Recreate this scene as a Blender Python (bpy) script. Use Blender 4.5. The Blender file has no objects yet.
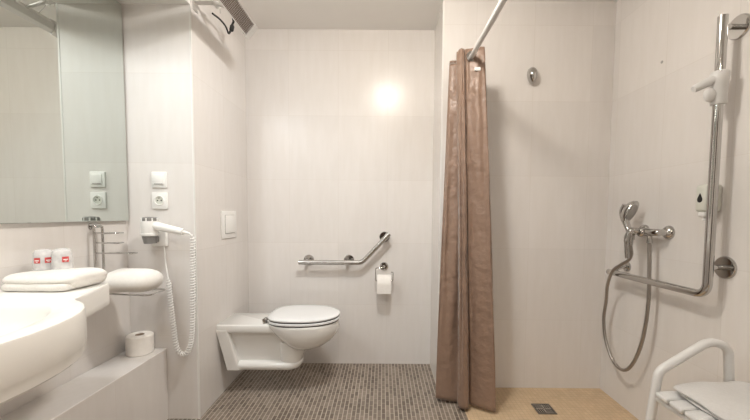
import bpy, bmesh, math, random
from mathutils import Vector, Matrix, noise
random.seed(7)
PI = math.pi
sc = bpy.context.scene
COL = sc.collection

# ------------------------------------------------------------------ room dims (metres)
XW = -1.325; XM = -1.305          # left wall, mirror face
XN = -0.971                       # toilet niche left side
XE = 0.354                        # toilet niche right side
XR = 1.391                        # shower right wall
DB = 1.785                        # short wall beside the mirror
DS = 2.141                        # shower end wall
DN = 2.481                        # toilet niche end wall
HC = 2.382                        # ceiling
YF = -1.30                        # wall behind the camera
ZS = 2.139                        # underside of the boxed-in soffit

# ------------------------------------------------------------------ materials
def new_mat(name):
    m = bpy.data.materials.new(name); m.use_nodes = True
    nt = m.node_tree
    return m, nt, nt.nodes['Principled BSDF']

def set_in(b, **k):
    for n, v in k.items():
        b.inputs[n.replace('_', ' ')].default_value = v

def simple(name, col, rough=0.5, metal=0.0, var=0.03, scale=8.0, bump=0.0, bscale=60, bdist=.004, **k):
    m, nt, b = new_mat(name)
    N = nt.nodes; L = nt.links
    tc = N.new('ShaderNodeTexCoord')
    nz = N.new('ShaderNodeTexNoise'); nz.inputs['Scale'].default_value = scale; nz.inputs['Detail'].default_value = 3
    L.new(tc.outputs['Object'], nz.inputs['Vector'])
    rp = N.new('ShaderNodeValToRGB')
    c = Vector(col)
    lo = [max(0, x * (1 - var)) for x in col]; hi = [min(1, x * (1 + var)) for x in col]
    rp.color_ramp.elements[0].color = (*lo, 1); rp.color_ramp.elements[1].color = (*hi, 1)
    rp.color_ramp.elements[0].position = .3; rp.color_ramp.elements[1].position = .7
    L.new(nz.outputs['Fac'], rp.inputs['Fac']); L.new(rp.outputs['Color'], b.inputs['Base Color'])
    b.inputs['Roughness'].default_value = rough; b.inputs['Metallic'].default_value = metal
    set_in(b, **k)
    if bump:
        n2 = N.new('ShaderNodeTexNoise'); n2.inputs['Scale'].default_value = bscale; n2.inputs['Detail'].default_value = 4
        L.new(tc.outputs['Object'], n2.inputs['Vector'])
        bp = N.new('ShaderNodeBump'); bp.inputs['Strength'].default_value = bump; bp.inputs['Distance'].default_value = bdist
        L.new(n2.outputs['Fac'], bp.inputs['Height']); L.new(bp.outputs['Normal'], b.inputs['Normal'])
    return m

def tile_mat(name, ox, oy, oz, base, grout, w=.35, h=.45, mortar=.0016, rough=.27):
    """large glazed wall tiles; the running axis follows the wall's own direction"""
    m, nt, b = new_mat(name); N = nt.nodes; L = nt.links
    geo = N.new('ShaderNodeNewGeometry')
    sp = N.new('ShaderNodeSeparateXYZ'); L.new(geo.outputs['Position'], sp.inputs[0])
    sn = N.new('ShaderNodeSeparateXYZ'); L.new(geo.outputs['True Normal'], sn.inputs[0])
    def math_(op, a, bb=None):
        n = N.new('ShaderNodeMath'); n.operation = op
        for i, v in enumerate((a, bb)):
            if v is None: continue
            if isinstance(v, (int, float)): n.inputs[i].default_value = v
            else: L.new(v, n.inputs[i])
        return n.outputs[0]
    isy = math_('GREATER_THAN', math_('ABSOLUTE', sn.outputs['X']), .5)   # wall faces +-x: run along y
    u = math_('ADD', math_('MULTIPLY', math_('SUBTRACT', 1.0, isy), math_('SUBTRACT', sp.outputs['X'], ox)),
              math_('MULTIPLY', isy, math_('SUBTRACT', sp.outputs['Y'], oy)))
    v = math_('SUBTRACT', sp.outputs['Z'], oz)
    cb = N.new('ShaderNodeCombineXYZ'); L.new(u, cb.inputs[0]); L.new(v, cb.inputs[1])
    br = N.new('ShaderNodeTexBrick'); br.offset = 0; br.squash = 1
    for n, val in (('Scale', 1), ('Mortar Size', mortar), ('Mortar Smooth', .3), ('Bias', 0), ('Brick Width', w), ('Row Height', h)):
        br.inputs[n].default_value = val
    br.inputs['Color1'].default_value = (*[c * .975 for c in base], 1)
    br.inputs['Color2'].default_value = (*[c * 1.02 for c in base], 1)
    br.inputs['Mortar'].default_value = (*grout, 1)
    L.new(cb.outputs[0], br.inputs['Vector'])
    mp = N.new('ShaderNodeMapping'); mp.inputs['Scale'].default_value = (10, 10, 1.6)
    L.new(geo.outputs['Position'], mp.inputs['Vector'])
    nz = N.new('ShaderNodeTexNoise'); nz.inputs['Scale'].default_value = 3.2; nz.inputs['Detail'].default_value = 6
    L.new(mp.outputs['Vector'], nz.inputs['Vector'])
    rp = N.new('ShaderNodeValToRGB')
    rp.color_ramp.elements[0].position = .35; rp.color_ramp.elements[0].color = (.972, .968, .96, 1)
    rp.color_ramp.elements[1].position = .7; rp.color_ramp.elements[1].color = (1, 1, 1, 1)
    L.new(nz.outputs['Fac'], rp.inputs['Fac'])
    mx = N.new('ShaderNodeMix'); mx.data_type = 'RGBA'; mx.blend_type = 'MULTIPLY'; mx.inputs['Factor'].default_value = 1
    L.new(br.outputs['Color'], mx.inputs[6]); L.new(rp.outputs['Color'], mx.inputs[7])
    L.new(mx.outputs[2], b.inputs['Base Color'])
    b.inputs['Roughness'].default_value = rough
    b.inputs['Specular IOR Level'].default_value = .4
    bp = N.new('ShaderNodeBump'); bp.inputs['Strength'].default_value = .2; bp.inputs['Distance'].default_value = .001; bp.invert = True
    L.new(br.outputs['Fac'], bp.inputs['Height']); L.new(bp.outputs['Normal'], b.inputs['Normal'])
    return m

def mosaic_mat(name, w, h, mortar, c1, c2, grout, rot=0.0, offset=.5, rough=.4, bump=.5, stretch=1.0):
    m, nt, b = new_mat(name); N = nt.nodes; L = nt.links
    geo = N.new('ShaderNodeNewGeometry')
    mp = N.new('ShaderNodeMapping'); mp.inputs['Rotation'].default_value = (0, 0, rot)
    L.new(geo.outputs['Position'], mp.inputs['Vector'])
    br = N.new('ShaderNodeTexBrick'); br.offset = offset; br.squash = 1
    for n, val in (('Scale', 1), ('Mortar Size', mortar), ('Mortar Smooth', .2), ('Bias', 0), ('Brick Width', w), ('Row Height', h)):
        br.inputs[n].default_value = val
    br.inputs['Color1'].default_value = (*c1, 1); br.inputs['Color2'].default_value = (*c2, 1); br.inputs['Mortar'].default_value = (*grout, 1)
    m2 = N.new('ShaderNodeMapping'); m2.inputs['Scale'].default_value = (stretch, 1, 1)
    L.new(mp.outputs['Vector'], m2.inputs['Vector']); L.new(m2.outputs['Vector'], br.inputs['Vector'])
    br.inputs['Brick Width'].default_value = w * stretch
    nz = N.new('ShaderNodeTexNoise'); nz.inputs['Scale'].default_value = 9; nz.inputs['Detail'].default_value = 4
    L.new(geo.outputs['Position'], nz.inputs['Vector'])
    rp = N.new('ShaderNodeValToRGB')
    rp.color_ramp.elements[0].position = .3; rp.color_ramp.elements[0].color = (.86, .86, .86, 1)
    rp.color_ramp.elements[1].position = .7; rp.color_ramp.elements[1].color = (1.0, 1.0, 1.0, 1)
    L.new(nz.outputs['Fac'], rp.inputs['Fac'])
    mx = N.new('ShaderNodeMix'); mx.data_type = 'RGBA'; mx.blend_type = 'MULTIPLY'; mx.inputs['Factor'].default_value = 1
    L.new(br.outputs['Color'], mx.inputs[6]); L.new(rp.outputs['Color'], mx.inputs[7])
    L.new(mx.outputs[2], b.inputs['Base Color'])
    b.inputs['Roughness'].default_value = rough
    bp = N.new('ShaderNodeBump'); bp.inputs['Strength'].default_value = bump; bp.inputs['Distance'].default_value = .0015; bp.invert = True
    L.new(br.outputs['Fac'], bp.inputs['Height']); L.new(bp.outputs['Normal'], b.inputs['Normal'])
    return m

TILE = (.80, .762, .732); GROUT = (.755, .71, .67)
M_tile_back = tile_mat('beige_tile_end', .03, 1.40, -.01, TILE, GROUT)
M_tile_shower = tile_mat('beige_tile_shower', .907, 1.744, -.01, TILE, GROUT)
M_tile_left = tile_mat('beige_tile_left', XW, 1.08, .003, TILE, GROUT)
M_ledge = tile_mat('beige_tile_ledge', XW, 1.08, -.07, TILE, GROUT)
M_paint = simple('ceiling_paint', (.88, .86, .83), .8, var=.015, scale=3)
M_floor = mosaic_mat('brown_mosaic', .052, .0235, .0030, (.145, .110, .085), (.290, .232, .185), (.50, .435, .36), rot=PI / 2, offset=.5, stretch=2.0)
M_floor_sh = mosaic_mat('sand_mosaic', .024, .024, .0016, (.63, .455, .28), (.69, .515, .33), (.55, .40, .25), rot=0, offset=0, rough=.45, bump=.25)
M_added_door = simple('dark_stained_wood', (.060, .036, .022), .4, var=.2, scale=6)
M_trim = simple('white_edge_profile', (.82, .80, .765), .35)
M_ceramic = simple('white_glazed_ceramic', (.84, .825, .795), .12, var=.006, scale=2, Coat_Weight=.4, Coat_Roughness=.05)
M_resin = simple('white_cast_resin', (.92, .90, .86), .22, var=.006, scale=2)
M_seat = simple('white_duroplast', (.82, .82, .815), .12, var=.005)
M_chrome = simple('polished_chrome', (.54, .53, .515), .09, 1.0, var=.02)
M_steel = simple('brushed_steel', (.55, .535, .51), .27, 1.0, var=.04, scale=40)
M_darksteel = simple('dark_grate_steel', (.20, .19, .18), .35, .9, var=.1, scale=40)
M_black = simple('black_plastic', (.018, .017, .016), .45)
M_hole = simple('black_recess', (.012, .011, .010), .8)
M_plastic = simple('white_plastic', (.90, .885, .855), .3, var=.006)
M_lac = simple('dimmed_white_lacquer', (.70, .69, .675), .28, var=.01)  # white lacquer, its colour lowered for the weaker light at the chair
M_grayplastic = simple('grey_plastic', (.42, .40, .38), .4)
M_vent = simple('dark_grey_plastic', (.22, .21, .20), .4)
M_gapshade_rubber = simple('gap_shade_and_rubber', (.07, .068, .065), .6)  # dark colour for the toilet gap shade, also the chair's rubber feet
M_terry = simple('white_terry_cotton', (.90, .87, .82), .95, var=.03, scale=120, bump=.55, bscale=420, Sheen_Weight=.25)
M_mat = simple('dimmed_white_terry', (.64, .62, .60), .95, var=.03, scale=120, bump=.55, bscale=420, Sheen_Weight=.2)  # white terry with the dim light on the chair put into its colour
M_paper = simple('white_tissue_paper', (.90, .86, .81), .9, var=.02, scale=60, bump=.3, bscale=200)
M_card = simple('grey_brown_cardboard', (.42, .33, .25), .9)
M_curtain = simple('mauve_brown_satin', (.255, .165, .117), .40, var=.05, scale=30, bump=.6, bscale=20, bdist=.018, Sheen_Weight=.35, Sheen_Roughness=.4)
M_red = simple('red_print', (.60, .075, .075), .5)
M_print = simple('white_print', (.92, .88, .86), .5)
M_alu = simple('satin_aluminium', (.66, .645, .62), .36, .75, var=.02)
M_grille = simple('brown_heater_element', (.17, .115, .085), .45, .5, var=.12, scale=30)
M_dispenser = simple('pale_grey_green_plastic', (.70, .70, .63), .35)
M_hose = simple('grey_metal_hose', (.36, .33, .30), .3, .85, var=.06, scale=200)

def glass_mat(name, col, rough, trans):
    m, nt, b = new_mat(name)
    set_in(b, Base_Color=(*col, 1), Roughness=rough, Transmission_Weight=trans, IOR=1.35)
    N = nt.nodes; L = nt.links
    nz = N.new('ShaderNodeTexNoise'); nz.inputs['Scale'].default_value = 45; nz.inputs['Detail'].default_value = 3
    bp = N.new('ShaderNodeBump'); bp.inputs['Strength'].default_value = .4; bp.inputs['Distance'].default_value = .004
    L.new(nz.outputs['Fac'], bp.inputs['Height']); L.new(bp.outputs['Normal'], b.inputs['Normal'])
    return m
def film_mat(name, alpha, rough):
    m, nt, b = new_mat(name); N = nt.nodes; L = nt.links
    set_in(b, Base_Color=(.98, .97, .96, 1), Roughness=rough)
    tc = N.new('ShaderNodeTexCoord')
    nz = N.new('ShaderNodeTexNoise'); nz.inputs['Scale'].default_value = 55; nz.inputs['Detail'].default_value = 3
    L.new(tc.outputs['Object'], nz.inputs['Vector'])
    mr = N.new('ShaderNodeMapRange'); mr.inputs['To Min'].default_value = alpha * .6; mr.inputs['To Max'].default_value = min(1, alpha * 1.4)
    L.new(nz.outputs['Fac'], mr.inputs['Value']); L.new(mr.outputs['Result'], b.inputs['Alpha'])
    bp = N.new('ShaderNodeBump'); bp.inputs['Strength'].default_value = .2; bp.inputs['Distance'].default_value = .002
    L.new(nz.outputs['Fac'], bp.inputs['Height']); L.new(bp.outputs['Normal'], b.inputs['Normal'])
    return m
M_film = film_mat('clear_wrapping_film', .42, .25)
M_cup = film_mat('clear_plastic', .22, .10)

def mirror_mat():
    m, nt, b = new_mat('mirror_silver')
    N = nt.nodes; L = nt.links
    nz = N.new('ShaderNodeTexNoise'); nz.inputs['Scale'].default_value = 1.0
    rp = N.new('ShaderNodeValToRGB')
    rp.color_ramp.elements[0].color = (.68, .72, .69, 1); rp.color_ramp.elements[1].color = (.69, .73, .70, 1)
    L.new(nz.outputs['Fac'], rp.inputs['Fac']); L.new(rp.outputs['Color'], b.inputs['Base Color'])
    b.inputs['Metallic'].default_value = 1; b.inputs['Roughness'].default_value = .004
    return m
M_mirror = mirror_mat()

def emit_mat(name, col, s):
    m, nt, b = new_mat(name)
    b.inputs['Base Color'].default_value = (*col, 1)
    b.inputs['Emission Color'].default_value = (*col, 1); b.inputs['Emission Strength'].default_value = s
    return m

# ------------------------------------------------------------------ geometry helpers (world coordinates)
def wloc(o):
    v = Vector((0, 0, 0))
    while o is not None:
        v += o.location; o = o.parent
    return v

def obj(name, bm, mat, parent=None, loc=None, smooth=True, angle=40, label=None, kind=None):
    me = bpy.data.meshes.new(name)
    bmesh.ops.remove_doubles(bm, verts=bm.verts, dist=1e-6)
    bmesh.ops.recalc_face_normals(bm, faces=bm.faces)
    base = wloc(parent) if parent else Vector((0, 0, 0))
    if loc is not None and parent is None: base = Vector(loc)
    bmesh.ops.translate(bm, verts=bm.verts, vec=-base)
    if smooth:
        for f in bm.faces: f.smooth = True
        for e in bm.edges:
            if len(e.link_faces) == 2 and e.calc_face_angle(0) > math.radians(angle): e.smooth = False
    bm.to_mesh(me); bm.free()
    for mm in (mat if isinstance(mat, (list, tuple)) else [mat]): me.materials.append(mm)
    o = bpy.data.objects.new(name, me); COL.objects.link(o)
    if parent: o.parent = parent
    elif loc is not None: o.location = loc
    if label: o['label'] = label
    if kind: o['kind'] = kind
    return o

def thing(name, label, cat, loc, group=None):
    o = bpy.data.objects.new(name, None); COL.objects.link(o)
    o.empty_display_size = .05; o.location = loc
    return tag(o, label, cat, group)

def tag(o, label, cat, group=None):
    o['label'] = label; o['category'] = cat
    if group: o['group'] = group
    return o

def copy_tree(o, parent=None):
    c = o.copy(); COL.objects.link(c)
    if parent: c.parent = parent
    for ch in list(o.children): copy_tree(ch, c)
    return c

def B(): return bmesh.new()

def box(bm, x0, x1, y0, y1, z0, z1, bev=0, seg=2, rot=None):
    r = bmesh.ops.create_cube(bm, size=1)
    vs = r['verts']
    bmesh.ops.scale(bm, vec=(x1 - x0, y1 - y0, z1 - z0), verts=vs)
    if bev:
        es = list({e for v in vs for e in v.link_edges})
        g = bmesh.ops.bevel(bm, geom=es, offset=bev, segments=seg, affect='EDGES', profile=.5)
        vs = list({v for f in g['faces'] for v in f.verts} | {v for v in vs if v.is_valid})
    c = Vector(((x0 + x1) / 2, (y0 + y1) / 2, (z0 + z1) / 2))
    if rot is not None: bmesh.ops.transform(bm, matrix=rot.to_4x4(), verts=vs)
    bmesh.ops.translate(bm, vec=c, verts=vs)
    return vs

def frames(pts):
    T = []
    for i in range(len(pts)):
        a = pts[max(0, i - 1)]; b = pts[min(len(pts) - 1, i + 1)]
        T.append((b - a).normalized())
    n = Vector((0, 0, 1)) if abs(T[0].z) < .9 else Vector((1, 0, 0))
    n = (n - T[0] * n.dot(T[0])).normalized()
    out = []
    for t in T:
        n = (n - t * n.dot(t)).normalized()
        out.append((n, t.cross(n)))
    return out

def tube(bm, pts, r, seg=14, cap=True):
    pts = [Vector(p) for p in pts]
    fr = frames(pts)
    rr = r if isinstance(r, (list, tuple)) else [r] * len(pts)
    rings = []
    for p, (a, b), q in zip(pts, fr, rr):
        rings.append([bm.verts.new(p + (a * math.cos(2 * PI * k / seg) + b * math.sin(2 * PI * k / seg)) * q) for k in range(seg)])
    for i in range(len(rings) - 1):
        for k in range(seg):
            bm.faces.new((rings[i][k], rings[i][(k + 1) % seg], rings[i + 1][(k + 1) % seg], rings[i + 1][k]))
    if cap:
        bm.faces.new(rings[0][::-1]); bm.faces.new(rings[-1])

def fillet(pts, rad, n=7):
    pts = [Vector(p) for p in pts]
    out = [pts[0]]
    for i in range(1, len(pts) - 1):
        p = pts[i]; a = pts[i - 1] - p; b = pts[i + 1] - p
        r = rad[i - 1] if isinstance(rad, (list, tuple)) else rad
        ang = a.angle(b)
        d = min(r / math.tan(ang / 2), a.length * .48, b.length * .48)
        A = p + a.normalized() * d; Bq = p + b.normalized() * d
        for k in range(n + 1):
            t = k / n
            out.append(A * (1 - t) ** 2 + p * 2 * t * (1 - t) + Bq * t * t)
    out.append(pts[-1]); return out

def spline(pts, n=10):
    pts = [Vector(p) for p in pts]
    P = [pts[0] * 2 - pts[1]] + pts + [pts[-1] * 2 - pts[-2]]
    out = []
    for i in range(1, len(P) - 2):
        for k in range(n):
            t = k / n
            a, b, c, d = P[i - 1], P[i], P[i + 1], P[i + 2]
            out.append(.5 * ((2 * b) + (c - a) * t + (2 * a - 5 * b + 4 * c - d) * t * t + (3 * b - a - 3 * c + d) * t ** 3))
    out.append(pts[-1]); return out

def lathe(bm, origin, axis, prof, seg=28):
    """prof: list of (distance along axis, radius)"""
    o = Vector(origin); ax = Vector(axis).normalized()
    n = Vector((0, 0, 1)) if abs(ax.z) < .9 else Vector((1, 0, 0))
    a = (n - ax * n.dot(ax)).normalized(); b = ax.cross(a)
    rings = []
    for d, r in prof:
        if r < 1e-6: rings.append([bm.verts.new(o + ax * d)])
        else: rings.append([bm.verts.new(o + ax * d + (a * math.cos(2 * PI * k / seg) + b * math.sin(2 * PI * k / seg)) * r) for k in range(seg)])
    for i in range(len(rings) - 1):
        p, q = rings[i], rings[i + 1]
        if len(p) == 1 and len(q) == 1: continue
        for k in range(seg):
            k2 = (k + 1) % seg
            if len(p) == 1: bm.faces.new((p[0], q[k2], q[k]))
            elif len(q) == 1: bm.faces.new((p[k], p[k2], q[0]))
            else: bm.faces.new((p[k], p[k2], q[k2], q[k]))
    if len(rings[0]) > 1: bm.faces.new(rings[0][::-1])
    if len(rings[-1]) > 1: bm.faces.new(rings[-1])

def loft(bm, loops, cap0=True, cap1=True):
    rings = [[bm.verts.new(Vector(p)) for p in l] for l in loops]
    n = len(rings[0])
    for i in range(len(rings) - 1):
        for k in range(n):
            bm.faces.new((rings[i][k], rings[i][(k + 1) % n], rings[i + 1][(k + 1) % n], rings[i + 1][k]))
    if cap0: bm.faces.new(rings[0][::-1])
    if cap1: bm.faces.new(rings[-1])
    return rings

def soft_box(bm, x0, x1, y0, y1, z0, z1, r, n=14, nz=.004, seed=0, bulge=0.0, nsc=14):
    """cushion-like folded cloth: a rounded box with gentle lumps"""
    tmp = bmesh.new()
    bmesh.ops.create_cube(tmp, size=2)
    bmesh.ops.subdivide_edges(tmp, edges=tmp.edges, cuts=n, use_grid_fill=True)
    c = Vector(((x0 + x1) / 2, (y0 + y1) / 2, (z0 + z1) / 2))
    h = Vector(((x1 - x0) / 2, (y1 - y0) / 2, (z1 - z0) / 2))
    rr = Vector((min(r[0], h.x), min(r[1], h.y), min(r[2], h.z)))
    vm = {}
    for v in tmp.verts:
        p = Vector((v.co.x * h.x, v.co.y * h.y, v.co.z * h.z))
        q = Vector([max(-(h[i] - rr[i]), min(h[i] - rr[i], p[i])) for i in range(3)])
        d = Vector([(p[i] - q[i]) / rr[i] for i in range(3)])
        if d.length > 1e-6: d = d / max(abs(d.x), abs(d.y), abs(d.z)) * max(abs(d.x), abs(d.y), abs(d.z)) / d.length * max(abs(d.x), abs(d.y), abs(d.z))
        p2 = q + Vector([d[i] * rr[i] for i in range(3)])
        nn = noise.noise_vector(p2 * nsc + Vector((seed * 3.1, seed, 0)))
        p2 += nn * nz
        p2.z += bulge * (1 - (p2.x / h.x) ** 2) * (1 - (p2.y / h.y) ** 2) * (1 if p2.z > 0 else 0)
        p2.z = max(p2.z, -h.z)
        vm[v] = bm.verts.new(c + p2)
    for f in tmp.faces: bm.faces.new([vm[v] for v in f.verts])
    tmp.free()
    return list(vm.values())

def struct(name, bm, mat, label=None):
    o = obj(name, bm, mat, smooth=False); o['kind'] = 'structure'
    return o

# ------------------------------------------------------------------ the room shell
b = B(); box(b, -1.425, XW, YF - .1, DB, -.1, HC); struct('wall_left', b, M_tile_left)
b = B(); box(b, -1.425, XN, DB, DN + .1, -.1, HC); struct('wall_niche_left', b, M_tile_left)
b = B(); box(b, XN, XE + .0, DN, DN + .1, -.1, HC); struct('wall_back', b, M_tile_back)
b = B(); box(b, XE, XR + .1, DS, DN + .1, -.1, HC); struct('wall_shower_back', b, M_tile_shower)
b = B(); box(b, XR, XR + .1, YF - .1, DS, -.1, HC); struct('wall_right', b, M_tile_shower)
b = B(); box(b, XW, XR, YF - .1, YF, -.1, HC); struct('wall_front', b, M_tile_back)
b = B(); box(b, -1.425, XR + .1, YF - .1, DN + .1, HC, HC + .1); struct('ceiling', b, M_paint)
b = B(); box(b, XW, XN, YF, DB, ZS, HC); struct('wall_soffit', b, M_paint)
XB = .468
b = B(); box(b, -.55, .40, YF, YF + .045, .005, 2.05); struct('added_dark_door_1', b, M_added_door)  # unseen door, added so that the chrome has something dark to reflect
b = B()
for a_ in ((-.61, -.55, .005, 2.11), (.40, .46, .005, 2.11), (-.55, .40, 2.05, 2.11)): box(b, a_[0], a_[1], YF, YF + .05, a_[2], a_[3])
struct('trim_4', b, M_added_door)  # frame of the added door
b = B()
box(b, XW, XB, YF, DS, -.1, 0); box(b, XN, XE, DS, DN, -.1, 0)
struct('floor', b, M_floor)
b = B(); box(b, XB, XR, YF, DS, -.1, 0); struct('floor_shower', b, M_floor_sh)
b = B(); box(b, XW, -1.135, YF, DB, 0, .385, .003, 1); struct('trim_1', b, M_ledge)
b = B(); box(b, XN - .006, XN + .002, DB - .002, DB + .006, 0, ZS); struct('trim_2', b, M_trim)
b = B(); box(b, XE - .002, XE + .007, DS - .002, DS + .007, 0, HC); struct('trim_3', b, M_trim)

# ------------------------------------------------------------------ toilet
TY = 2.113; TX0 = XN
t = thing('wall_hung_toilet', 'long white wall hung toilet with its lid closed above the brown mosaic floor', 'toilet', (XN, TY, .152))
def egg(xm, af, ab, hw, z, n=56, nb=2.7, nf=2.15, cy=TY):
    L = []
    for k in range(n):
        a = 2 * PI * k / n; c, s = math.cos(a), math.sin(a)
        e = nf if c > 0 else nb
        ax = af if c > 0 else ab
        L.append((xm + ax * math.copysign(abs(c) ** (2 / e), c), cy + hw * math.copysign(abs(s) ** (2 / e), s), z))
    return L
b = B()
tip = -.262
lv = [(.275, -.50, -.425, .055), (.279, -.50, -.395, .082), (.296, -.50, -.355, .112), (.326, -.50, -.312, .139), (.36, -.50, -.282, .158), (.40, -.50, -.266, .170),
      (.430, -.50, tip - .008, .175), (.442, -.50, tip - .009, .176), (.446, -.50, tip - .013, .172)]
loft(b, [egg(xm + .02, tx - xm - .02, .06 + .16 * min(1, (z - .275) / .15), hw, z) for z, xm, tx, hw in lv])
def rrect(x0, x1, hw, z, r=.012, n=6, cy=TY):
    pts = []
    for cx, cyy, a0 in ((x1 - r, cy + hw - r, 0), (x0 + .001, cy + hw - .001, PI / 2), (x0 + .001, cy - hw + .001, PI), (x1 - r, cy - hw + r, 3 * PI / 2)):
        rad = r if cx > x0 + .01 else .001
        for k in range(n + 1):
            a = a0 + k / n * PI / 2
            pts.append((cx + rad * math.cos(a), cyy + rad * math.sin(a), z))
    return pts
# deck that reaches the wall
DW = .126
loft(b, [rrect(TX0, -.58, DW - .004, .396), rrect(TX0, -.58, DW, .401), rrect(TX0, -.58, DW, .436), rrect(TX0, -.58, DW - .002, .441), rrect(TX0, -.58, DW - .008, .443)])
# flange against the wall, running in towards the foot
loft(b, [rrect(-.925, -.850, .098, .160), rrect(-.945, -.875, .112, .27), rrect(TX0, -.905, .128, .398), rrect(TX0, -.905, .130, .41)])
# recessed flank
loft(b, [rrect(-.92, -.54, .060, .18), rrect(-.92, -.53, .078, .30), rrect(TX0, -.53, .100, .41)])
# throat under the bowl and foot skirt
loft(b, [egg(-.565, .062, .06, .084, .175), egg(-.565, .078, .065, .086, .23), egg(-.56, .098, .075, .095, .28), egg(-.55, .12, .08, .105, .33)])
def skirt(hw, z, x1, r):
    return rrect(-.915, x1, hw, z, r=r)
loft(b, [skirt(.070, .152, -.520, .06), skirt(.092, .160, -.500, .08), skirt(.100, .177, -.492, .09), skirt(.100, .190, -.494, .09), skirt(.090, .203, -.505, .08), skirt(.07, .208, -.525, .06)])
obj('bowl', b, M_ceramic, t, angle=50)
b = B()
so = lambda d, z: egg(-.49, tip + .49 - d, .200 - d, .180 - d, z, nb=3.0)
loft(b, [so(.004, .453), so(0, .456), so(0, .464), so(.004, .467)])
seat = obj('seat', b, M_seat, t, angle=50)
b = B()
loft(b, [so(.006, .4735), so(.001, .4765), so(.0, .4830), so(.006, .4885), so(.03, .4920), so(.09, .494), so(.15, .495)])
obj('lid', b, M_seat, t, angle=50)
b = B(); loft(b, [so(.006, .4665), so(.006, .4740)]); obj('gap_shade_strip', b, M_gapshade_rubber, t)  # dark strips drawn for the shade in the gaps under lid and seat
b = B(); loft(b, [so(.007, .4455), so(.007, .4535)]); obj('gap_shade_strip', b, M_gapshade_rubber, t)
for s in (-1, 1):
    b = B()
    lathe(b, (-.700, TY + s * .085, .442), (0, 0, 1), [(0, .014), (.012, .014), (.014, .011), (.022, .010)], 18)
    tube(b, [(-.700, TY + s * .085, .467), (-.670, TY + s * .085, .469)], .008, 12)
    tube(b, [(-.700, TY + s * .105, .467), (-.700, TY + s * .065, .467)], .009, 12)
    obj('hinge', b, M_chrome, t)

# flush plate
t = thing('flush_plate', 'square white flush plate on the niche side wall above the toilet', 'flush plate', (XN, 2.165, .943))
b = B(); box(b, XN, XN + .010, 2.065, 2.268, .943, 1.112, .004); obj('plate', b, M_plastic, t)
b = B(); box(b, XN + .0095, XN + .0115, 2.100, 2.236, .972, 1.088, .0008); obj('button_surround', b, M_grayplastic, t)
b = B(); box(b, XN + .009, XN + .018, 2.103, 2.233, .975, 1.085, .004); obj('button', b, M_plastic, t)

# ------------------------------------------------------------------ cranked grab bar by the toilet
t = thing('grab_bar', 'cranked steel grab bar on the wall behind the toilet', 'grab bar', (-.25, DN, .757))
yb = DN - .072
b = B()
tube(b, fillet([(-.588, yb, .757), (-.145, yb, .757), (.047, yb, .962)], .07, 9), .0165, 18)
obj('rail', b, M_steel, t)
for fx, fz in ((-.532, .765), (-.242, .767), (.014, .936)):
    b = B()
    lathe(b, (fx, DN, fz), (0, -1, 0), [(0, .038), (.006, .038), (.010, .035), (.0102, .013), (.06, .013)], 28)
    obj('wall_flange', b, M_chrome, t)

# toilet paper holder + roll
hx, hz = .011, .722
t = thing('toilet_paper_holder', 'small chrome wire toilet paper holder under the raised end of the grab bar', 'toilet paper holder', (hx, DN, hz))
b = B()
lathe(b, (hx, DN, hz), (0, -1, 0), [(0, .031), (.008, .031), (.013, .028), (.014, .020), (.010, .018), (.010, .012), (.022, .011), (.024, .006), (.024, 0)], 28)
obj('rosette', b, M_chrome, t)
yr = DN - .064
b = B()
tube(b, fillet([(hx, DN - .02, hz), (hx, yr, hz), (-.048, yr, hz - .004), (-.048, yr, .628), (.075, yr, .628), (.075, yr, .690), (.060, yr, .690)], .012, 5), .0035, 10)
obj('wire_arm', b, M_chrome, t)
def paper_roll(name, center, axis, length, R, label, r0=.021):
    c = Vector(center); ax = Vector(axis)
    base = c.copy(); base.z = c.z - (R if abs(ax.z) < .5 else length / 2)
    t = thing(name, label, 'toilet paper', base)
    st = c - ax * length / 2
    b = B()
    pr = [(0, r0), (0, R - .004), (.004, R), (length - .004, R), (length, R - .004), (length, r0)]
    o_ = st; seg = 40
    lathe_open(b, o_, ax, pr + [(0, r0)], seg)
    obj('paper', b, M_paper, t)
    b = B(); lathe_open(b, o_, ax, [(.0005, r0), (length - .0005, r0), (length - .0005, r0 - .0015), (.0005, r0 - .0015), (.0005, r0)], 28)
    obj('cardboard_core', b, M_card, t)
    return t
def lathe_open(bm, origin, axis, prof, seg):
    o = Vector(origin); ax = Vector(axis).normalized()
    n = Vector((0, 0, 1)) if abs(ax.z) < .9 else Vector((1, 0, 0))
    a = (n - ax * n.dot(ax)).normalized(); bb = ax.cross(a)
    rings = [[bm.verts.new(o + ax * d + (a * math.cos(2 * PI * k / seg) + bb * math.sin(2 * PI * k / seg)) * r) for k in range(seg)] for d, r in prof]
    for i in range(len(rings) - 1):
        for k in range(seg):
            bm.faces.new((rings[i][k], rings[i][(k + 1) % seg], rings[i + 1][(k + 1) % seg], rings[i + 1][k]))
roll = paper_roll('toilet_paper_roll', (.012, yr, .628 - .016), (1, 0, 0), .098, .060, 'white toilet paper roll hanging in the chrome wire holder')
b = B(); box(b, -.036, .060, yr - .0612, yr - .0598, .548, .615); obj('loose_sheet', b, M_paper, roll)
paper_roll('toilet_paper_roll', (-1.232, 1.722, .385 + .0475), (0, 0, 1), .095, .060, 'spare white toilet paper roll standing on the tiled ledge below the hair dryer')

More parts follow.
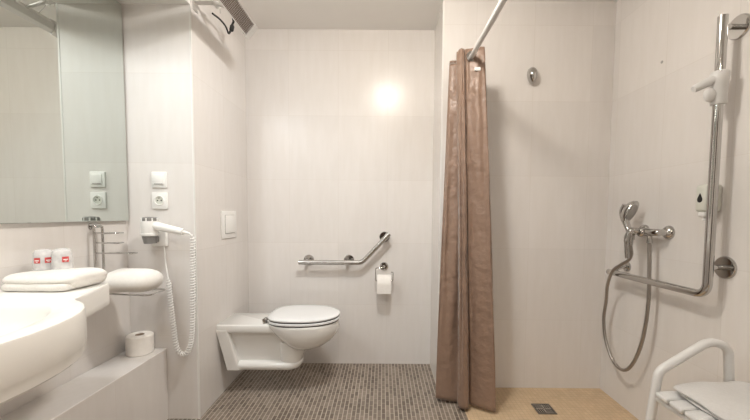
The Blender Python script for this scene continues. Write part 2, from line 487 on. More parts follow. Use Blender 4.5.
# ------------------------------------------------------------------ shower curtain + rod
ZR = 1.953; RX = .474
t = thing('shower_curtain_rod', 'white round curtain rod running out from the shower wall', 'curtain rod', (RX, DS, ZR))
b = B(); tube(b, fillet([(RX, DS - .002, ZR), (RX, .70, ZR), (XR - .002, .70, ZR)], .12, 10), .0135, 18); obj('rod', b, M_lac, t)
b = B(); lathe(b, (RX, DS, ZR), (0, -1, 0), [(0, .032), (.006, .032), (.012, .020), (.025, .018)], 24); obj('wall_flange', b, M_lac, t)
b = B(); lathe(b, (XR, .70, ZR), (-1, 0, 0), [(0, .032), (.006, .032), (.012, .020), (.025, .018)], 24); obj('wall_flange', b, M_lac, t)

top = [(.535, 2.118), (.400, 2.104), (.535, 2.086), (.395, 2.064), (.530, 2.040), (.384, 2.008), (.395, 1.990), (.52, 1.974), (.410, 1.955), (.403, 1.940), (.415, 1.922), (.432, 1.924), (.441, 1.934), (.455, 1.922), (.530, 1.898), (.540, 1.906)]
bot = [(.60, 2.112), (.38, 2.095), (.57, 2.072), (.365, 2.045), (.53, 2.015), (.330, 1.978), (.350, 1.955), (.452, 1.935), (.442, 1.915), (.430, 1.892), (.452, 1.860), (.484, 1.864), (.494, 1.915), (.516, 1.900), (.616, 1.838), (.630, 1.852)]
ts = spline([(x, y, 0) for x, y in top], 14); bs = spline([(x, y, 0) for x, y in bot], 14)
cur = thing('shower_curtain', 'brown satin shower curtain bunched up against the shower wall', 'shower curtain', (.48, 1.97, .02))
b = B()
NZ = 90; Z0, Z1 = .020, 1.998
grid = []
for j in range(NZ + 1):
    f = j / NZ; z = Z0 + (Z1 - Z0) * f
    w = f ** 1.15
    row = []
    for i, (p, q) in enumerate(zip(ts, bs)):
        c = q.lerp(p, w)
        u = i / len(ts)
        env = math.sin(PI * min(1, max(0, (1 - f) * 1.03))) * .9 + .1
        nv = noise.noise(Vector((u * 34, z * 1.2, 2.0))); nv2 = noise.noise(Vector((u * 70 + z * 3.0, z * 5.5, 9)))
        nv3 = noise.noise(Vector((u * 30 - z * 4.0, z * 9, 19)))
        c = c + Vector((nv * .007, nv * .030 + nv2 * .0065 + nv3 * .0045, 0)) * env
        dz = .006 * noise.noise(Vector((u * 12, 0, 4))) * (1 if f < .02 or f > .98 else 0)
        if f > .98 and u < .62: dz -= .035 if u < .56 else .008
        row.append(b.verts.new((c.x, c.y, z + dz)))
    grid.append(row)
for j in range(NZ):
    for i in range(len(ts) - 1):
        b.faces.new((grid[j][i], grid[j][i + 1], grid[j + 1][i + 1], grid[j + 1][i]))
cloth = obj('cloth', b, M_curtain, cur, angle=180)
sol = cloth.modifiers.new('thickness', 'SOLIDIFY'); sol.thickness = .0016; sol.offset = 0
# hem band sewn along the top of the front fold, and the eyelets the rod passes through
def sheet_point(xr, i0, i1, zf=.975):
    best = None
    row = grid_pts[int(NZ * zf)]
    for i in range(i0, i1):
        if best is None or abs(row[i].x - xr) < abs(row[best].x - xr): best = i
    return row[best], (row[best + 1] - row[best]).normalized()
grid_pts = []
me = cloth.data; base = wloc(cloth)
W = len(ts)
for j in range(NZ + 1):
    grid_pts.append([me.vertices[j * W + i].co + base for i in range(W)])
for k in range(6):
    lo, hi = [(0, 14), (14, 28), (28, 42), (42, 56), (56, 70), (182, 194)][k]
    p, tg = sheet_point(RX, lo, hi)
    nrm = Vector((tg.y, -tg.x, 0)).normalized()
    b = B()
    c = Vector((RX, p.y, ZR)) if k < 5 else Vector((RX, p.y, ZR))
    pr = []
    lathe_open(b, c - Vector((0, .004, 0)), (0, 1, 0), [(0, .0165), (0, .028), (.003, .030), (.005, .030), (.008, .028), (.008, .0165), (0, .0165)], 28)
    obj('eyelet', b, M_chrome, cur)
p, tg = sheet_point(RX + .02, 182, 196, .955)
b = B()
box(b, p.x - .012, p.x + .022, p.y - .012, p.y - .003, p.z - .018, p.z + .002, .004); obj('clip', b, M_plastic, cur, label='white plastic clip')

# ------------------------------------------------------------------ shower wall fitting
b = B()
c0 = Vector((.895, DS, 1.940))
loops = []
for d, s in ((0, .75), (.004, .95), (.012, 1.0), (.028, .92), (.042, .70), (.050, .40), (.0525, .12)):
    L = []
    for k in range(32):
        a = 2 * PI * k / 32
        zz = math.sin(a); xx = math.cos(a)
        L.append((c0.x + xx * (.030 + .006 * zz) * s - d * .12, DS - d, c0.z + zz * .050 * s - d * .1))
    loops.append(L)
loft(b, loops)
tag(obj('clothes_line_reel', b, M_chrome, None, (.895, DS, 1.89)), 'small oval chrome fitting on the shower end wall right of the curtain', 'wall fitting')

# ------------------------------------------------------------------ L shaped shower rail
XT = 1.321
t = thing('shower_grab_rail', 'tall L shaped chrome shower rail on the right wall', 'grab rail', (XR, 1.39, .78))
b = B()
tube(b, fillet([(XT, 1.390, 1.880), (XT, 1.388, .778), (XT, 1.998, .774)], .055, 10), .0165, 20)
obj('rail', b, M_chrome, t)
for fy, fz, ty, fr_ in ((1.392, 1.840, 1.39, 1), (1.388, .893, 1.388, 1), (1.945, .812, 1.945, .62)):
    b = B()
    lathe(b, (XR, fy, fz), (-1, 0, 0), [(0, .046 * fr_), (.005, .046 * fr_), (.010, .042 * fr_), (.011, .012)], 32)
    if fz > .85: tube(b, [(XR - .009, fy, fz), (XT, ty, fz)], .010, 14)
    else: tube(b, [(XR - .009, fy, fz), (XT + .02, ty, fz - .01), (XT, ty, .775)], .010, 14)
    obj('wall_flange', b, M_chrome, t)
sl = B()
lathe(sl, (XT, 1.389, 1.540), (0, 0, 1), [(0, .0175), (0, .023), (.006, .0265), (.085, .0265), (.090, .030), (.122, .030), (.128, .026), (.128, .0175)], 28)
so_ = obj('shower_slider', sl, M_lac, t, label='white plastic slider')
b = B()
tube(b, [(XT - .010, 1.392, 1.642), (XT - .040, 1.398, 1.628), (XT - .080, 1.405, 1.608), (XT - .086, 1.406, 1.605)], [.019, .0175, .015, .012], 18)
obj('holder_arm', b, M_lac, so_)
b = B()
r = bmesh.ops.create_uvsphere(b, u_segments=20, v_segments=14, radius=1)
bmesh.ops.scale(b, vec=(.024, .014, .027), verts=b.verts); bmesh.ops.translate(b, vec=(XT - .038, 1.386, 1.576), verts=b.verts)
tube(b, [(XT - .022, 1.387, 1.58), (XT - .040, 1.386, 1.578)], .012, 14)
obj('clamp_lever', b, M_lac, so_)

# ------------------------------------------------------------------ mixer tap + hand shower
t = thing('shower_mixer_tap', 'chrome single lever shower mixer on the right wall', 'mixer tap', (XR, 1.75, 1.0))
for y_ in (1.672, 1.828):
    b = B(); lathe(b, (XR, y_, 1.020), (-1, 0, 0), [(0, .034), (.006, .034), (.018, .026), (.024, .016), (.05, .015)], 28); obj('wall_rosette', b, M_chrome, t)
XMX = 1.330
b = B()
tube(b, [(XMX, 1.655, 1.020), (XMX, 1.662, 1.020), (XMX, 1.70, 1.018), (XMX, 1.75, 1.016), (XMX, 1.80, 1.018), (XMX, 1.838, 1.020), (XMX, 1.845, 1.020)], [.012, .017, .018, .025, .018, .017, .012], 20)
lathe(b, (XMX + .01, 1.75, 1.015), (-1, 0, .05), [(0, .024), (.02, .025), (.034, .023), (.04, .017)], 24)
obj('body', b, M_chrome, t)
b = B()
tube(b, [(XMX, 1.715, 1.010), (XMX, 1.715, .985), (XMX, 1.715, .965)], [.011, .011, .013], 16); obj('hose_outlet', b, M_chrome, t)
b = B()
tube(b, spline([(XMX - .020, 1.765, 1.022), (XMX - .050, 1.775, 1.022), (XMX - .066, 1.780, .99), (XMX - .066, 1.780, .94), (XMX - .060, 1.780, .880)], 6), [.016] * 8 + [.013] * 8 + [.011] * 9, 16)
obj('lever', b, M_chrome, t)
b = B()
tube(b, [(XMX - .01, 1.79, 1.015), (XMX - .028, 1.81, .995)], .009, 12)
lathe_open(b, (1.3005, 1.806, .975), (.02, .05, 1), [(0, .0135), (0, .018), (.03, .020), (.03, .0145), (0, .0135)], 20)
obj('hook', b, M_chrome, t)

hs = thing('hand_shower', 'chrome hand shower with a looped hose hooked beside the mixer', 'hand shower', (1.29, 1.85, .25))
b = B()
hp = spline([(1.300, 1.806, .945), (1.302, 1.810, 1.00), (1.298, 1.834, 1.05), (1.294, 1.853, 1.09), (1.294, 1.858, 1.125), (1.300, 1.846, 1.155)], 6)
tube(b, hp, [.0125 + .009 * i / len(hp) for i in range(len(hp))], 16)
obj('handle', b, M_chrome, hs)
b = B()
hc = Vector((1.308, 1.832, 1.122)); ax = Vector((.36, -.80, -.42)).normalized()
lathe_ = [(-.030, 0), (-.028, .016), (-.020, .031), (-.006, .040), (.006, .043), (.011, .041), (.012, .036)]
n0 = len(b.verts)
lathe(b, hc, ax, lathe_, 30)
for v in b.verts:   # oval head, longer along its height
    d = v.co - hc; up = (Vector((0, 0, 1)) - ax * ax.z).normalized()
    v.co = hc + d + up * d.dot(up) * .5
hd_ = obj('shower_head', b, M_chrome, hs)
b = B(); lathe(b, hc + ax * .0118, ax, [(0, .030), (.0015, .030), (.002, .028)], 26)
for v in b.verts:
    d = v.co - hc; up = (Vector((0, 0, 1)) - ax * ax.z).normalized(); v.co = hc + d + up * d.dot(up) * .5
obj('spray_plate', b, M_grayplastic, hd_)
b = B()
hose = spline([(1.300, 1.806, .948), (1.304, 1.800, .90), (1.298, 1.812, .865), (1.286, 1.850, .835), (1.282, 1.908, .790), (1.300, 1.972, .70), (1.318, 2.005, .60), (1.325, 2.03, .49), (1.325, 2.01, .38), (1.325, 1.955, .29), (1.325, 1.885, .250), (1.325, 1.815, .275), (1.325, 1.755, .37), (1.325, 1.715, .50), (1.328, 1.700, .66), (1.330, 1.706, .82), (1.330, 1.715, .968)], 12)
tube(b, hose, .0088, 12); obj('hose', b, M_hose, hs)

# ------------------------------------------------------------------ soap dispenser
t = thing('soap_dispenser', 'pale wall soap dispenser behind the vertical shower rail', 'soap dispenser', (XR, 1.425, 1.09))
b = B(); box(b, 1.320, XR, 1.416, 1.468, 1.118, 1.232, .012, 3); obj('case', b, M_dispenser, t)
b = B(); box(b, 1.326, 1.372, 1.426, 1.458, 1.096, 1.120, .008, 3); obj('push_lever', b, M_plastic, t)
b = B(); tube(b, [(1.345, 1.442, 1.098), (1.340, 1.442, 1.082)], .006, 10); obj('nozzle', b, M_plastic, t)
b = B()
L = []
for k in range(30):
    a = 2 * PI * k / 30
    z = math.cos(a); yy = math.sin(a) * (1 - .75 * max(0, z) ** 1.2) if z > 0 else math.sin(a)
    L.append((yy * .012, z * (.026 if z > 0 else .013)))
loft(b, [[(1.3203, 1.443 + y_, 1.170 + z_) for y_, z_ in L], [(1.3192, 1.443 + y_, 1.170 + z_) for y_, z_ in L]])
obj('drop_emblem', b, M_black, t, label='black drop shaped emblem')

# small wall plug in the shower wall
b = B(); lathe(b, (XR, 1.771, 1.869), (-1, 0, 0), [(0, .007), (.002, .007), (.0025, .004)], 14)
tag(obj('wall_plug', b, M_grayplastic, None, (XR, 1.771, 1.862)), 'tiny grey screw plug in the right shower wall', 'wall plug')

# ------------------------------------------------------------------ shower chair
t = thing('shower_chair', 'white tubular shower chair with slatted seat by the right wall', 'shower chair', (1.12, .98, 0))
def side(y_):
    b = B()
    tube(b, fillet([(.930, y_, .012), (.990, y_, .545), (1.165, y_, .657), (1.235, y_, .636), (1.285, y_, .012)], [.06, .07, .05], 9), .0145, 18)
    obj('side_frame', b, M_lac, t)
    for x_ in (.930, 1.285):
        b = B(); lathe(b, (x_, y_, 0), (0, 0, 1), [(0, .019), (.02, .019), (.03, .016)], 18); obj('rubber_foot', b, M_gapshade_rubber, t, label='grey rubber foot')
side(1.205); side(.755)
for x_, z_ in ((.985, .450), (1.245, .450)):
    b = B(); tube(b, [(x_, .755, z_), (x_, 1.205, z_)], .011, 14); obj('cross_bar', b, M_lac, t)
ns = 7; y0, y1 = .775, 1.187; sw = (y1 - y0) / ns
for k in range(ns):
    b = B()
    soft_box(b, .962, 1.262, y0 + k * sw + .0025, y0 + (k + 1) * sw - .0025, .460, .487, (.013, .008, .013), n=8, nz=0)
    obj('slat', b, M_lac, t)
b = B(); box(b, .972, 1.255, y0 + .004, y1 - .004, .464, .479); obj('seat_plate', b, M_grayplastic, t)

b = B()
soft_box(b, 1.008, 1.295, .80, 1.180, .4885, .508, (.045, .055, .010), n=34, nz=.008, seed=4, nsc=12)
soft_box(b, 1.000, 1.292, .80, 1.184, .5005, .5265, (.060, .075, .013), n=40, nz=.014, seed=8, bulge=.008, nsc=9)
tag(obj('folded_bath_mat', b, M_mat, None, (1.16, .99, .4885), angle=180), 'folded white towelling bath mat lying on the seat of the shower chair', 'bath mat')

# ------------------------------------------------------------------ floor drain
dx0, dx1, dy0, dy1 = .870, .974, 1.849, 1.951
t = thing('floor_drain', 'small square metal drain in the beige shower floor', 'floor drain', (.922, 1.9, 0))
b = B()
for a in ((dx0, dx1, dy0, dy0 + .008), (dx0, dx1, dy1 - .008, dy1), (dx0, dx0 + .008, dy0 + .008, dy1 - .008), (dx1 - .008, dx1, dy0 + .008, dy1 - .008)):
    box(b, *a, 0, .004)
obj('drain_frame', b, M_darksteel, t)
b = B(); box(b, dx0 + .008, dx1 - .008, dy0 + .008, dy1 - .008, 0, .0008); obj('sump', b, M_hole, t)
b = B()
for i in range(2):
    for j in range(2):
        cx = dx0 + .008 + .022 + i * .044; cy = dy0 + .008 + .0215 + j * .043
        for k in range(4):
            d = -.0165 + k * .011
            if (i + j) % 2: box(b, cx - .019, cx + .019, cy + d - .0028, cy + d + .0028, .0005, .0035)
            else: box(b, cx + d - .0028, cx + d + .0028, cy - .019, cy + .019, .0005, .0035)
box(b, dx0 + .050, dx0 + .054, dy0 + .008, dy1 - .008, .0005, .0036); box(b, dx0 + .008, dx1 - .008, dy0 + .049, dy0 + .053, .0005, .0036)
obj('grate', b, M_steel, t)

# ------------------------------------------------------------------ infrared heater
t = thing('infrared_heater', 'slim grey infrared strip heater bracketed high on the niche side wall', 'heater', (XN, 1.7, 2.1))
f = Vector((.065, 0, .076)).normalized(); n = Vector((f.z, 0, -f.x))
P0 = Vector((-.768, 0, 2.083))
def hp_(u, w, y): return P0 + f * u + n * w + Vector((0, y, 0))
HW = .080; HD = .050; hy0, hy1 = 1.36, 2.00
b = B()
prof = [(0, 0), (.006, 0), (.008, -.010), (HW - .008, -.010), (HW - .006, 0), (HW, 0), (HW - .004, -.022), (HW - .022, -HD), (.022, -HD), (.004, -.022)]
loft(b, [[hp_(u, w, hy0) for u, w in prof], [hp_(u, w, hy1) for u, w in prof]]); obj('housing', b, M_alu, t, smooth=False)
b = B()
q = [(.008, -.009), (HW - .008, -.009), (HW - .008, -.0075), (.008, -.0075)]
loft(b, [[hp_(u, w, hy0 + .02) for u, w in q], [hp_(u, w, hy1 - .03) for u, w in q]]); obj('reflector', b, M_grille, t, smooth=False)
for k in range(9):
    b = B(); u = .012 + k * (HW - .024) / 8
    tube(b, [hp_(u, -.004, hy0 + .02), hp_(u, -.004, hy1 - .03)], .0013, 6); obj('grille_rod', b, M_alu, t)
b = B()
for k in range(36):
    y = hy0 + .03 + k * (hy1 - hy0 - .07) / 35
    tube(b, [hp_(.006, 0, y), hp_(HW - .006, 0, y)], .0009, 5)
obj('grille_wires', b, M_grille, t)
for y0_, y1_ in ((hy0 - .012, hy0 + .022), (hy1 - .034, hy1 + .012)):
    b = B()
    q = [(-.002, .004), (HW + .002, .004), (HW + .002, -.020), (HW - .020, -HD - .003), (.020, -HD - .003), (-.002, -.020)]
    loft(b, [[hp_(u, w, y0_) for u, w in q], [hp_(u, w, y1_) for u, w in q]]); obj('end_cap', b, M_alu, t, smooth=False)
for y in (1.46, 1.83):
    b = B()
    box(b, XN, XN + .004, y - .022, y + .022, 2.13, 2.24)
    box(b, XN + .002, -.868, y - .018, y + .018, 2.172, 2.178)
    tube(b, [(-.880, y, 2.175), hp_(.040, -HD - .001, y)], .009, 10)
    obj('wall_bracket', b, M_alu, t, smooth=False)
    b = B(); lathe(b, (-.868, y + .020, 2.178), (0, 1, 0), [(0, .016), (.014, .016), (.017, .012)], 18); obj('bracket_knob', b, M_plastic, t)
b = B()
tube(b, spline([(-.918, 1.905, 2.163), (-.912, 1.975, 2.172), (-.905, 2.03, 2.163), (-.900, 2.055, 2.135)], 6), .0050, 10)
tube(b, spline([(-.900, 2.055, 2.135), (-.893, 2.062, 2.150), (-.880, 2.060, 2.185), (-.866, 2.050, 2.205), (-.850, 2.00, 2.200), (-.835, 1.97, 2.165)], 6), .0060, 10)
lathe(b, (-.886, 2.060, 2.150), (.25, -.05, 1), [(0, .008), (.006, .012), (.03, .012), (.036, .008)], 14)
obj('power_cable', b, M_black, t, label='black power cable')
b = B(); tube(b, [(-.872, 1.895, 2.158), (-.872, 1.895, 2.30)], .0016, 6); 
tube(b, [(-.872, 1.895, 2.300), (-.83, 1.895, 2.21), hp_(.05, -HD, 1.895)], .0016, 6); obj('pull_cord', b, M_grayplastic, t)

# ------------------------------------------------------------------ mirror
b = B(); box(b, XW, XM, -.35, DB - .012, 1.057, ZS - .008, .0015, 1)
o = obj('wall_mirror', b, M_mirror, None, (XW, .7, 1.057), smooth=False)
tag(o, 'large frameless mirror on the left wall above the washbasin', 'mirror')

# ------------------------------------------------------------------ washbasin counter
ZT = .83
half = [(-1.041, 1.300), (-1.005, 1.197), (-.972, 1.100), (-.961, 1.068), (-.945, 1.054), (-.918, 1.040), (-.890, 1.018), (-.851, .977), (-.821, .930), (-.803, .885), (-.789, .832), (-.783, .787), (-.780, .745), (-.782, .700), (-.790, .64)]
cy_ = .62
outl = half + [(-.790, .60)] + [(x, 2 * cy_ - y) for x, y in reversed(half[:-1])]
outl += [(XW, 2 * cy_ - 1.30), (XW, cy_), (XW, 1.300)]
# resample each edge
def resample(pts, step=.03):
    out = []
    for i in range(len(pts)):
        a = Vector(pts[i]); c = Vector(pts[(i + 1) % len(pts)])
        k = max(1, int((c - a).length / step))
        for j in range(k): out.append(a.lerp(c, j / k))
    return out
outl = resample(outl)
cen = Vector((-1.035, .70))
def inset(p, d): 
    v = p - cen
    return cen + v * (1 - d / v.length)
def ell(p, s, rx=.205, ry=.295):
    v = p - cen; a = math.atan2(v.y / ry, v.x / rx)
    q = Vector((math.cos(a) * rx, math.sin(a) * ry))
    return cen + q * s
def depth(p): return .084 if p.y > 1.07 or p.y < 2 * cy_ - 1.07 or p.x < -1.2 else .134
loops = []
loops.append([(*ell(p, .75), .690) for p in outl])
loops.append([(*ell(p, .9), .690 if depth(p) > .1 else .740) for p in outl])
loops.append([(*inset(p, .014 if depth(p) > .1 else .012), ZT - depth(p)) for p in outl])
loops.append([(*inset(p, .005 if depth(p) > .1 else .0), ZT - depth(p) + .008) for p in outl])
loops.append([(*inset(p, .002 if depth(p) > .1 else .0), ZT - (.100 if depth(p) > .1 else .06)) for p in outl])
loops.append([(p.x, p.y, ZT - (.096 if depth(p) > .1 else .05)) for p in outl])
loops.append([(p.x, p.y, ZT - .010) for p in outl])
loops.append([(*inset(p, .003), ZT - .003) for p in outl])
loops.append([(*inset(p, .010), ZT) for p in outl])
for s, z in ((1.02, ZT), (1.0, ZT - .003), (.975, ZT - .014), (.93, ZT - .045), (.82, ZT - .085), (.6, ZT - .105), (.3, ZT - .112), (.08, ZT - .114)):
    loops.append([(*ell(p, s), z) for p in outl])
b = B(); loft(b, loops)
t = thing('washbasin_counter', 'white washbasin with a rounded bowl and side shelf below the mirror', 'washbasin', (-1.1, .7, .69))
obj('basin', b, M_resin, t, angle=35)
b = B(); lathe(b, (cen.x, cen.y, ZT - .1142), (0, 0, 1), [(0, .022), (.003, .022), (.004, .018), (.002, .012)], 24); obj('waste_ring', b, M_chrome, t)

# folded bath towel on the side shelf
b = B()
soft_box(b, -1.278, -1.058, 1.136, 1.312, ZT + .001, ZT + .029, (.014, .014, .014), n=22, nz=.004, seed=1)
soft_box(b, -1.286, -1.046, 1.140, 1.318, ZT + .020, ZT + .054, (.020, .045, .017), n=26, nz=.006, seed=2, bulge=.007, nsc=10)
soft_box(b, -1.170, -1.040, 1.150, 1.322, ZT + .001, ZT + .062, (.045, .06, .024), n=26, nz=.006, seed=3, bulge=.002, nsc=10)
tag(obj('folded_towel', b, M_terry, None, (-1.16, 1.225, ZT), angle=180), 'folded white bath towel on the washbasin side shelf carrying the wrapped cups', 'towel')

# two wrapped tumblers
def make_cup(loc, label, marks):
    x, y, z = loc
    t = thing('wrapped_tumbler', label, 'tumbler', loc, 'wrapped tumblers on the folded towel')
    b = B()
    lathe_open(b, loc, (0, 0, 1), [(0, .0275), (.063, .023), (.065, .021), (.065, .0005), (.063, .0005), (.062, .0205), (0, .0262), (0, .0275)], 32)
    obj('tumbler', b, M_cup, t)
    b = B()
    seg = 40; prof = [(0, .0300), (.02, .0300), (.042, .0292), (.062, .0275), (.070, .023), (.074, .014), (.075, .003)]
    rings = []
    for d, r in prof:
        rings.append([(x + math.cos(2 * PI * k / seg) * r * (1 + .03 * math.sin(k * 2.3 + d * 60)), y + math.sin(2 * PI * k / seg) * r * (1 + .03 * math.sin(k * 2.3 + d * 60)), z + d) for k in range(seg)])
    loft(b, rings)
    w = obj('film_wrapper', b, M_film, t)
    for ang in marks:      # printed square on the wrapper, curved to it
        b = B(); hw = .0098; R = .0318
        cols = [ang + (i / 6 - .5) * 2 * hw / R for i in range(7)]
        def strip(z0, z1, rr, c0=0, c1=7):
            cc = cols[c0:c1]
            outer = [[b.verts.new((x + math.cos(a) * r, y + math.sin(a) * r, z + zz)) for zz in (z0, z1)] for a in cc for r in (rr,)]
            for i in range(len(outer) - 1): b.faces.new((outer[i][0], outer[i + 1][0], outer[i + 1][1], outer[i][1]))
        strip(.026, .046, R)
        lab = obj('printed_label', b, M_red, w, label='red printed square')
        b = B(); strip(.034, .0375, R + .0003, 1, 6); strip(.0295, .0315, R + .0003, 2, 5); obj('label_bars', b, M_print, lab, label='white print on the red square')
    return t
d1 = math.atan2(-1.262, 1.248)
make_cup((-1.250, 1.265, ZT + .057), 'left of the two film wrapped tumblers on the folded towel', (d1 - .62, d1 + .38))
make_cup((-1.186, 1.270, ZT + .060), 'right of the two film wrapped tumblers, the one nearer the wire towel rack', (d1 + .25,))

# ------------------------------------------------------------------ wire towel rack
t = thing('towel_rack', 'chrome wire towel rack on the left wall beside the mirror corner', 'towel rack', (XW, 1.56, .72))
b = B()
tube(b, fillet([(-1.290, 1.538, .725), (-1.290, 1.538, 1.040), (-1.290, 1.584, 1.040), (-1.290, 1.584, .725)], .022, 8), .0055, 12); obj('upright', b, M_chrome, t)
for z in (1.015, .745):
    b = B(); tube(b, [(XW, 1.561, z + .018), (-1.290, 1.561, z + .018)], .006, 10); lathe(b, (XW, 1.561, z + .018), (1, 0, 0), [(0, .014), (.005, .014), (.007, .010)], 16)
    tube(b, [(-1.290, 1.535, z + .018), (-1.290, 1.587, z + .018)], .004, 8); obj('wall_mount', b, M_chrome, t)
for z, xe in ((1.006, -1.16), (.962, -1.16), (.916, -1.10), (.733, -1.03)):
    b = B()
    tube(b, fillet([(-1.290, 1.538, z), (xe, 1.500, z + .002), (xe, 1.545, z + .002), (-1.290, 1.584, z - .006)], .015, 5) if z > .8 else
         fillet([(-1.290, 1.538, z), (xe, 1.50, z), (xe, 1.64, z), (-1.290, 1.584, z)], .03, 6), .0028 if z > .8 else .004, 8)
    obj('arm', b, M_chrome, t)
b = B()
soft_box(b, -1.255, -1.022, 1.460, 1.640, .7385, .842, (.07, .075, .051), n=28, nz=.008, seed=6, nsc=9)
tag(obj('folded_towel', b, M_terry, None, (-1.13, 1.555, .7385), angle=180), 'plump white folded towel resting on the arms of the wire towel rack', 'towel')

# ------------------------------------------------------------------ switch + socket + hair dryer
t = thing('light_switch', 'square white light switch on the short wall, above the socket', 'light switch', (-1.146, DB, 1.227))
b = B(); box(b, -1.186, -1.108, DB - .009, DB, 1.227, 1.307, .003); obj('switch_frame', b, M_plastic, t)
b = B(); box(b, -1.173, -1.121, DB - .014, DB - .008, 1.241, 1.294, .003); rk = obj('rocker', b, M_plastic, t)
b = B(); box(b, -1.169, -1.125, DB - .0146, DB - .0135, 1.2425, 1.2475, .0004); obj('label_window', b, M_grayplastic, rk)
t = thing('power_socket', 'square white power socket on the short wall, below the light switch', 'power socket', (-1.147, DB, 1.118))
b = B(); box(b, -1.186, -1.107, DB - .009, DB, 1.118, 1.202, .003); obj('socket_frame', b, M_plastic, t)
b = B(); lathe_open(b, (-1.147, DB - .008, 1.161), (0, -1, 0), [(0, .026), (.005, .025), (.005, .0215), (.001, .0205), (0, .026)], 30); so2 = obj('socket_ring', b, M_plastic, t)
b = B(); lathe(b, (-1.147, DB - .0085, 1.161), (0, -1, 0), [(0, .0205), (.0007, .0205)], 28); obj('socket_well', b, M_dispenser, t)
b = B()
for s in (-1, 1): lathe(b, (-1.147 + s * .0095, DB - .0090, 1.161), (0, -1, 0), [(0, .0035), (.0006, .0035)], 12)
obj('pin_hole', b, M_black, t)
b = B(); lathe(b, (-1.147, DB - .009, 1.173), (0, -1, 0), [(0, .003), (.006, .003), (.008, .001)], 12); obj('earth_pin', b, M_chrome, t)

hx_, hy_ = -1.160, DB - .068
t = thing('hair_dryer_holder', 'white wall holder with a grey cup under the hair dryer', 'holder', (-1.15, DB, .925))
b = B(); box(b, -1.188, -1.108, DB - .022, DB, .925, 1.035, .008, 3); obj('back_plate', b, M_plastic, t)
b = B(); lathe_open(b, (hx_, hy_, .945), (0, 0, 1), [(0, .028), (.030, .034), (.036, .0355), (.036, .0325), (.030, .031), (.002, .0255), (0, .028)], 30); 
box(b, hx_ - .015, hx_ + .015, hy_ + .030, DB - .015, .950, .978, .003); obj('cup', b, M_vent, t, label='dark grey holder cup')
t = thing('hair_dryer', 'white hotel hair dryer with coiled cord hanging on the short wall', 'hair dryer', (hx_, hy_, .93))
b = B()
lathe(b, (hx_, hy_, .951), (0, 0, 1), [(0, .020), (.012, .024), (.034, .029), (.05, .036), (.085, .039), (.100, .0385), (.106, .038)], 32)
obj('head', b, M_plastic, t)
b = B()
lathe_open(b, (hx_, hy_, .985), (0, 0, 1), [(0, .0300), (0, .0385), (.010, .0400), (.012, .0300), (0, .0300)], 30); obj('collar', b, M_plastic, t)
b = B()
lathe(b, (hx_, hy_, 1.056), (0, 0, 1), [(0, .0365), (.014, .036), (.020, .028), (.022, 0)], 30)
vt = obj('intake_grille', b, M_vent, t, label='grey intake grille')
b = B()
for k in range(9):
    a = 2 * PI * k / 9
    v = Vector((math.cos(a), math.sin(a), 0))
    c = Vector((hx_, hy_, 1.070)) + v * .0358
    box(b, c.x - .0025, c.x + .0025, c.y - .0025, c.y + .0025, c.z - .014, c.z + .002)
obj('grille_ribs', b, M_plastic, vt)
b = B()
hpts = spline([(hx_ + .020, hy_ - .004, 1.036), (-1.095, hy_ - .006, 1.026), (-1.03, hy_ - .008, 1.012), (-.990, hy_ - .009, 1.004)], 6)
tube(b, hpts, [.022 - .006 * i / len(hpts) for i in range(len(hpts))], 18)
hnd = obj('handle', b, M_plastic, t)
b = B(); tube(b, [(-.994, hy_ - .009, 1.005), (-.957, hy_ - .010, .996)], [.010, .005], 12); obj('cord_sleeve', b, M_plastic, hnd)
# coiled cord
path = spline([(-.957, hy_ - .010, .996), (-.944, hy_ - .010, .978), (-.948, hy_ - .004, .90), (-.955, hy_ + .002, .72), (-.962, hy_ + .006, .55), (-.975, hy_ + .010, .44), (-.998, hy_ + .012, .385), (-1.026, hy_ + .014, .376), (-1.052, hy_ + .016, .41), (-1.066, hy_ + .020, .50), (-1.082, hy_ + .026, .62), (-1.096, hy_ + .030, .77)], 20)
fr = frames(path)
L_ = [0]
for i in range(1, len(path)): L_.append(L_[-1] + (path[i] - path[i - 1]).length)
turns = 78; N_ = turns * 10; pts = []
for k in range(N_ + 1):
    s = L_[-1] * k / N_
    i = 0
    lo, hi = 0, len(L_) - 1
    while hi - lo > 1:
        mid = (lo + hi) // 2
        if L_[mid] <= s: lo = mid
        else: hi = mid
    tt = (s - L_[lo]) / max(1e-9, L_[hi] - L_[lo])
    c = path[lo].lerp(path[hi], tt); a = fr[lo][0].lerp(fr[hi][0], tt); bb = fr[lo][1].lerp(fr[hi][1], tt)
    th = 2 * PI * turns * k / N_
    r = .0098 * min(1, k / 25, (N_ - k) / 25)
    pts.append(c + (a * math.cos(th) + bb * math.sin(th)) * r)
b = B(); tube(b, pts, .0034, 7); obj('coiled_cord', b, M_plastic, t, angle=180)
b = B(); tube(b, spline([(-1.096, hy_ + .030, .77), (-1.112, DB - .028, .84), (-1.122, DB - .018, .90), (-1.128, DB - .014, .930)], 6), .003, 8); obj('straight_cord', b, M_plastic, t)

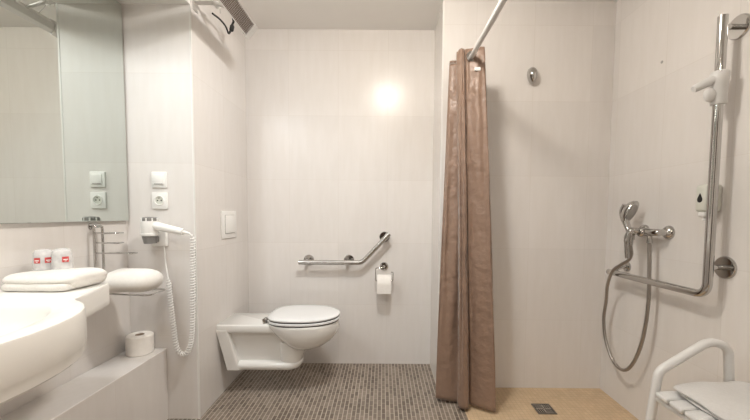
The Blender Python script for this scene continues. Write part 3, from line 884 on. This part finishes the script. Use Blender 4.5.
# ------------------------------------------------------------------ lamps of the room and added fill lights
M_diff = emit_mat('warm_diffuser', (1.0, .90, .76), 6)
WARM = (1, .935, .845)
def fill_lamp(x, y, z, R, watts, label, cat_group=None, col=(1, .975, .94)):
    t = thing('ceiling_light', label, 'ceiling light', (x, y, z), cat_group)
    b = B(); lathe_open(b, (x, y, z), (0, 0, -1), [(0, R * 1.0), (0, R * 1.2), (.006, R * 1.2), (.012, R * 1.05), (.012, R), (0, R)], 32); obj('bezel', b, M_plastic, t)
    b = B(); lathe(b, (x, y, z), (0, 0, -1), [(0, R), (.004, R)], 32); obj('diffuser', b, M_diff, t)
    l = bpy.data.lights.new('lamp', 'AREA'); l.shape = 'DISK'; l.size = R * 2; l.energy = watts; l.color = col
    o = bpy.data.objects.new('lamp', l); COL.objects.link(o); o.parent = t; o.location = (0, 0, -.0135)
    return t
def globe_lamp(x, y, z, R, strength, label, cat_group=None, col=(1, .9, .77)):
    t = thing('ceiling_light', label, 'ceiling light', (x, y, z), cat_group)
    b = B(); lathe(b, (x, y, z), (0, 0, -1), [(0, R * 1.08), (.018, R * 1.08), (.020, R * .9)], 36); obj('base_ring', b, M_plastic, t)
    b = B(); lathe(b, (x, y, z - .018), (0, 0, -1), [(R * .95 * math.sin(k * PI / 16), R * math.cos(k * PI / 16)) for k in range(8)] + [(R * .95, 0)], 36)
    m = emit_mat('opal_glass_glow', col, strength)
    obj('opal_dome', b, m, t)
    return t
def spot_lamp(x, y, z, R, watts, label, cat_group=None, col=(1, .975, .94), ang=140, blend=.7):
    t = thing('ceiling_light', label, 'ceiling light', (x, y, z), cat_group)
    b = B(); lathe_open(b, (x, y, z), (0, 0, -1), [(0, R * 1.0), (0, R * 1.2), (.006, R * 1.2), (.012, R * 1.05), (.012, R), (0, R)], 32); obj('bezel', b, M_plastic, t)
    b = B(); lathe(b, (x, y, z), (0, 0, -1), [(0, R), (.003, R)], 32); obj('diffuser', b, M_diff, t)
    l = bpy.data.lights.new('lamp', 'SPOT'); l.spot_size = math.radians(ang); l.spot_blend = blend; l.energy = watts; l.color = col; l.shadow_soft_size = R * .7
    o = bpy.data.objects.new('lamp', l); COL.objects.link(o); o.parent = t; o.location = (0, 0, -.0135)
    return t
globe_lamp(.04, 1.25, HC, .105, 108, 'round ceiling light in front of the toilet niche', None, WARM)
fill_lamp(-.10, -.45, HC, .12, 14, 'added fill light behind the camera, out of view', None, WARM)  # unseen lamp added as soft fill for the surfaces facing the camera
spot_lamp(-1.10, .95, ZS, .03, 16, 'recessed spotlight above the side shelf', 'soffit spotlights', (.92, .97, 1), 172, .35)
spot_lamp(-1.10, .25, ZS, .03, 10, 'recessed spotlight above the washbasin bowl', 'soffit spotlights', (.92, .97, 1), 172, .35)
aim = spot_lamp(-.02, 1.12, HC, .05, 41, 'added spotlight out of view that brightens the toilet niche', None, (.84, .925, 1), 125, 1.0)  # unseen lamp added to make the niche brighter and more neutral
lo = [c for c in aim.children if c.type == 'LIGHT'][0]
lo.rotation_euler = (Vector((-.30, 2.45, 1.0)) - Vector((-.02, 1.12, 2.36))).to_track_quat('-Z', 'Y').to_euler()

w = bpy.data.worlds.new('World'); sc.world = w; w.use_nodes = True
w.node_tree.nodes['Background'].inputs[0].default_value = (1, .95, .88, 1); w.node_tree.nodes['Background'].inputs[1].default_value = .3

# ------------------------------------------------------------------ camera
F, PIT, PPX, PPY, ROLL = 344.8824, .056, 382.7017, 233.3237, -.0072
cam = bpy.data.cameras.new('camera'); co = bpy.data.objects.new('camera', cam); COL.objects.link(co)
cam.sensor_fit = 'HORIZONTAL'; cam.sensor_width = 36; cam.lens = F / 750 * 36
cam.shift_x = -(PPX - 375) / 750; cam.shift_y = (PPY - 210) / 750
cam.clip_start = .02
co.matrix_world = Matrix.Translation((0, 0, 1.1)) @ Matrix.Rotation(PI / 2 - PIT, 4, 'X') @ Matrix.Rotation(-ROLL, 4, 'Z')
sc.camera = co

vs = sc.view_settings
vs.view_transform = 'Standard'; vs.look = 'None'; vs.gamma = 1; vs.use_curve_mapping = False
vs.exposure = 0.17
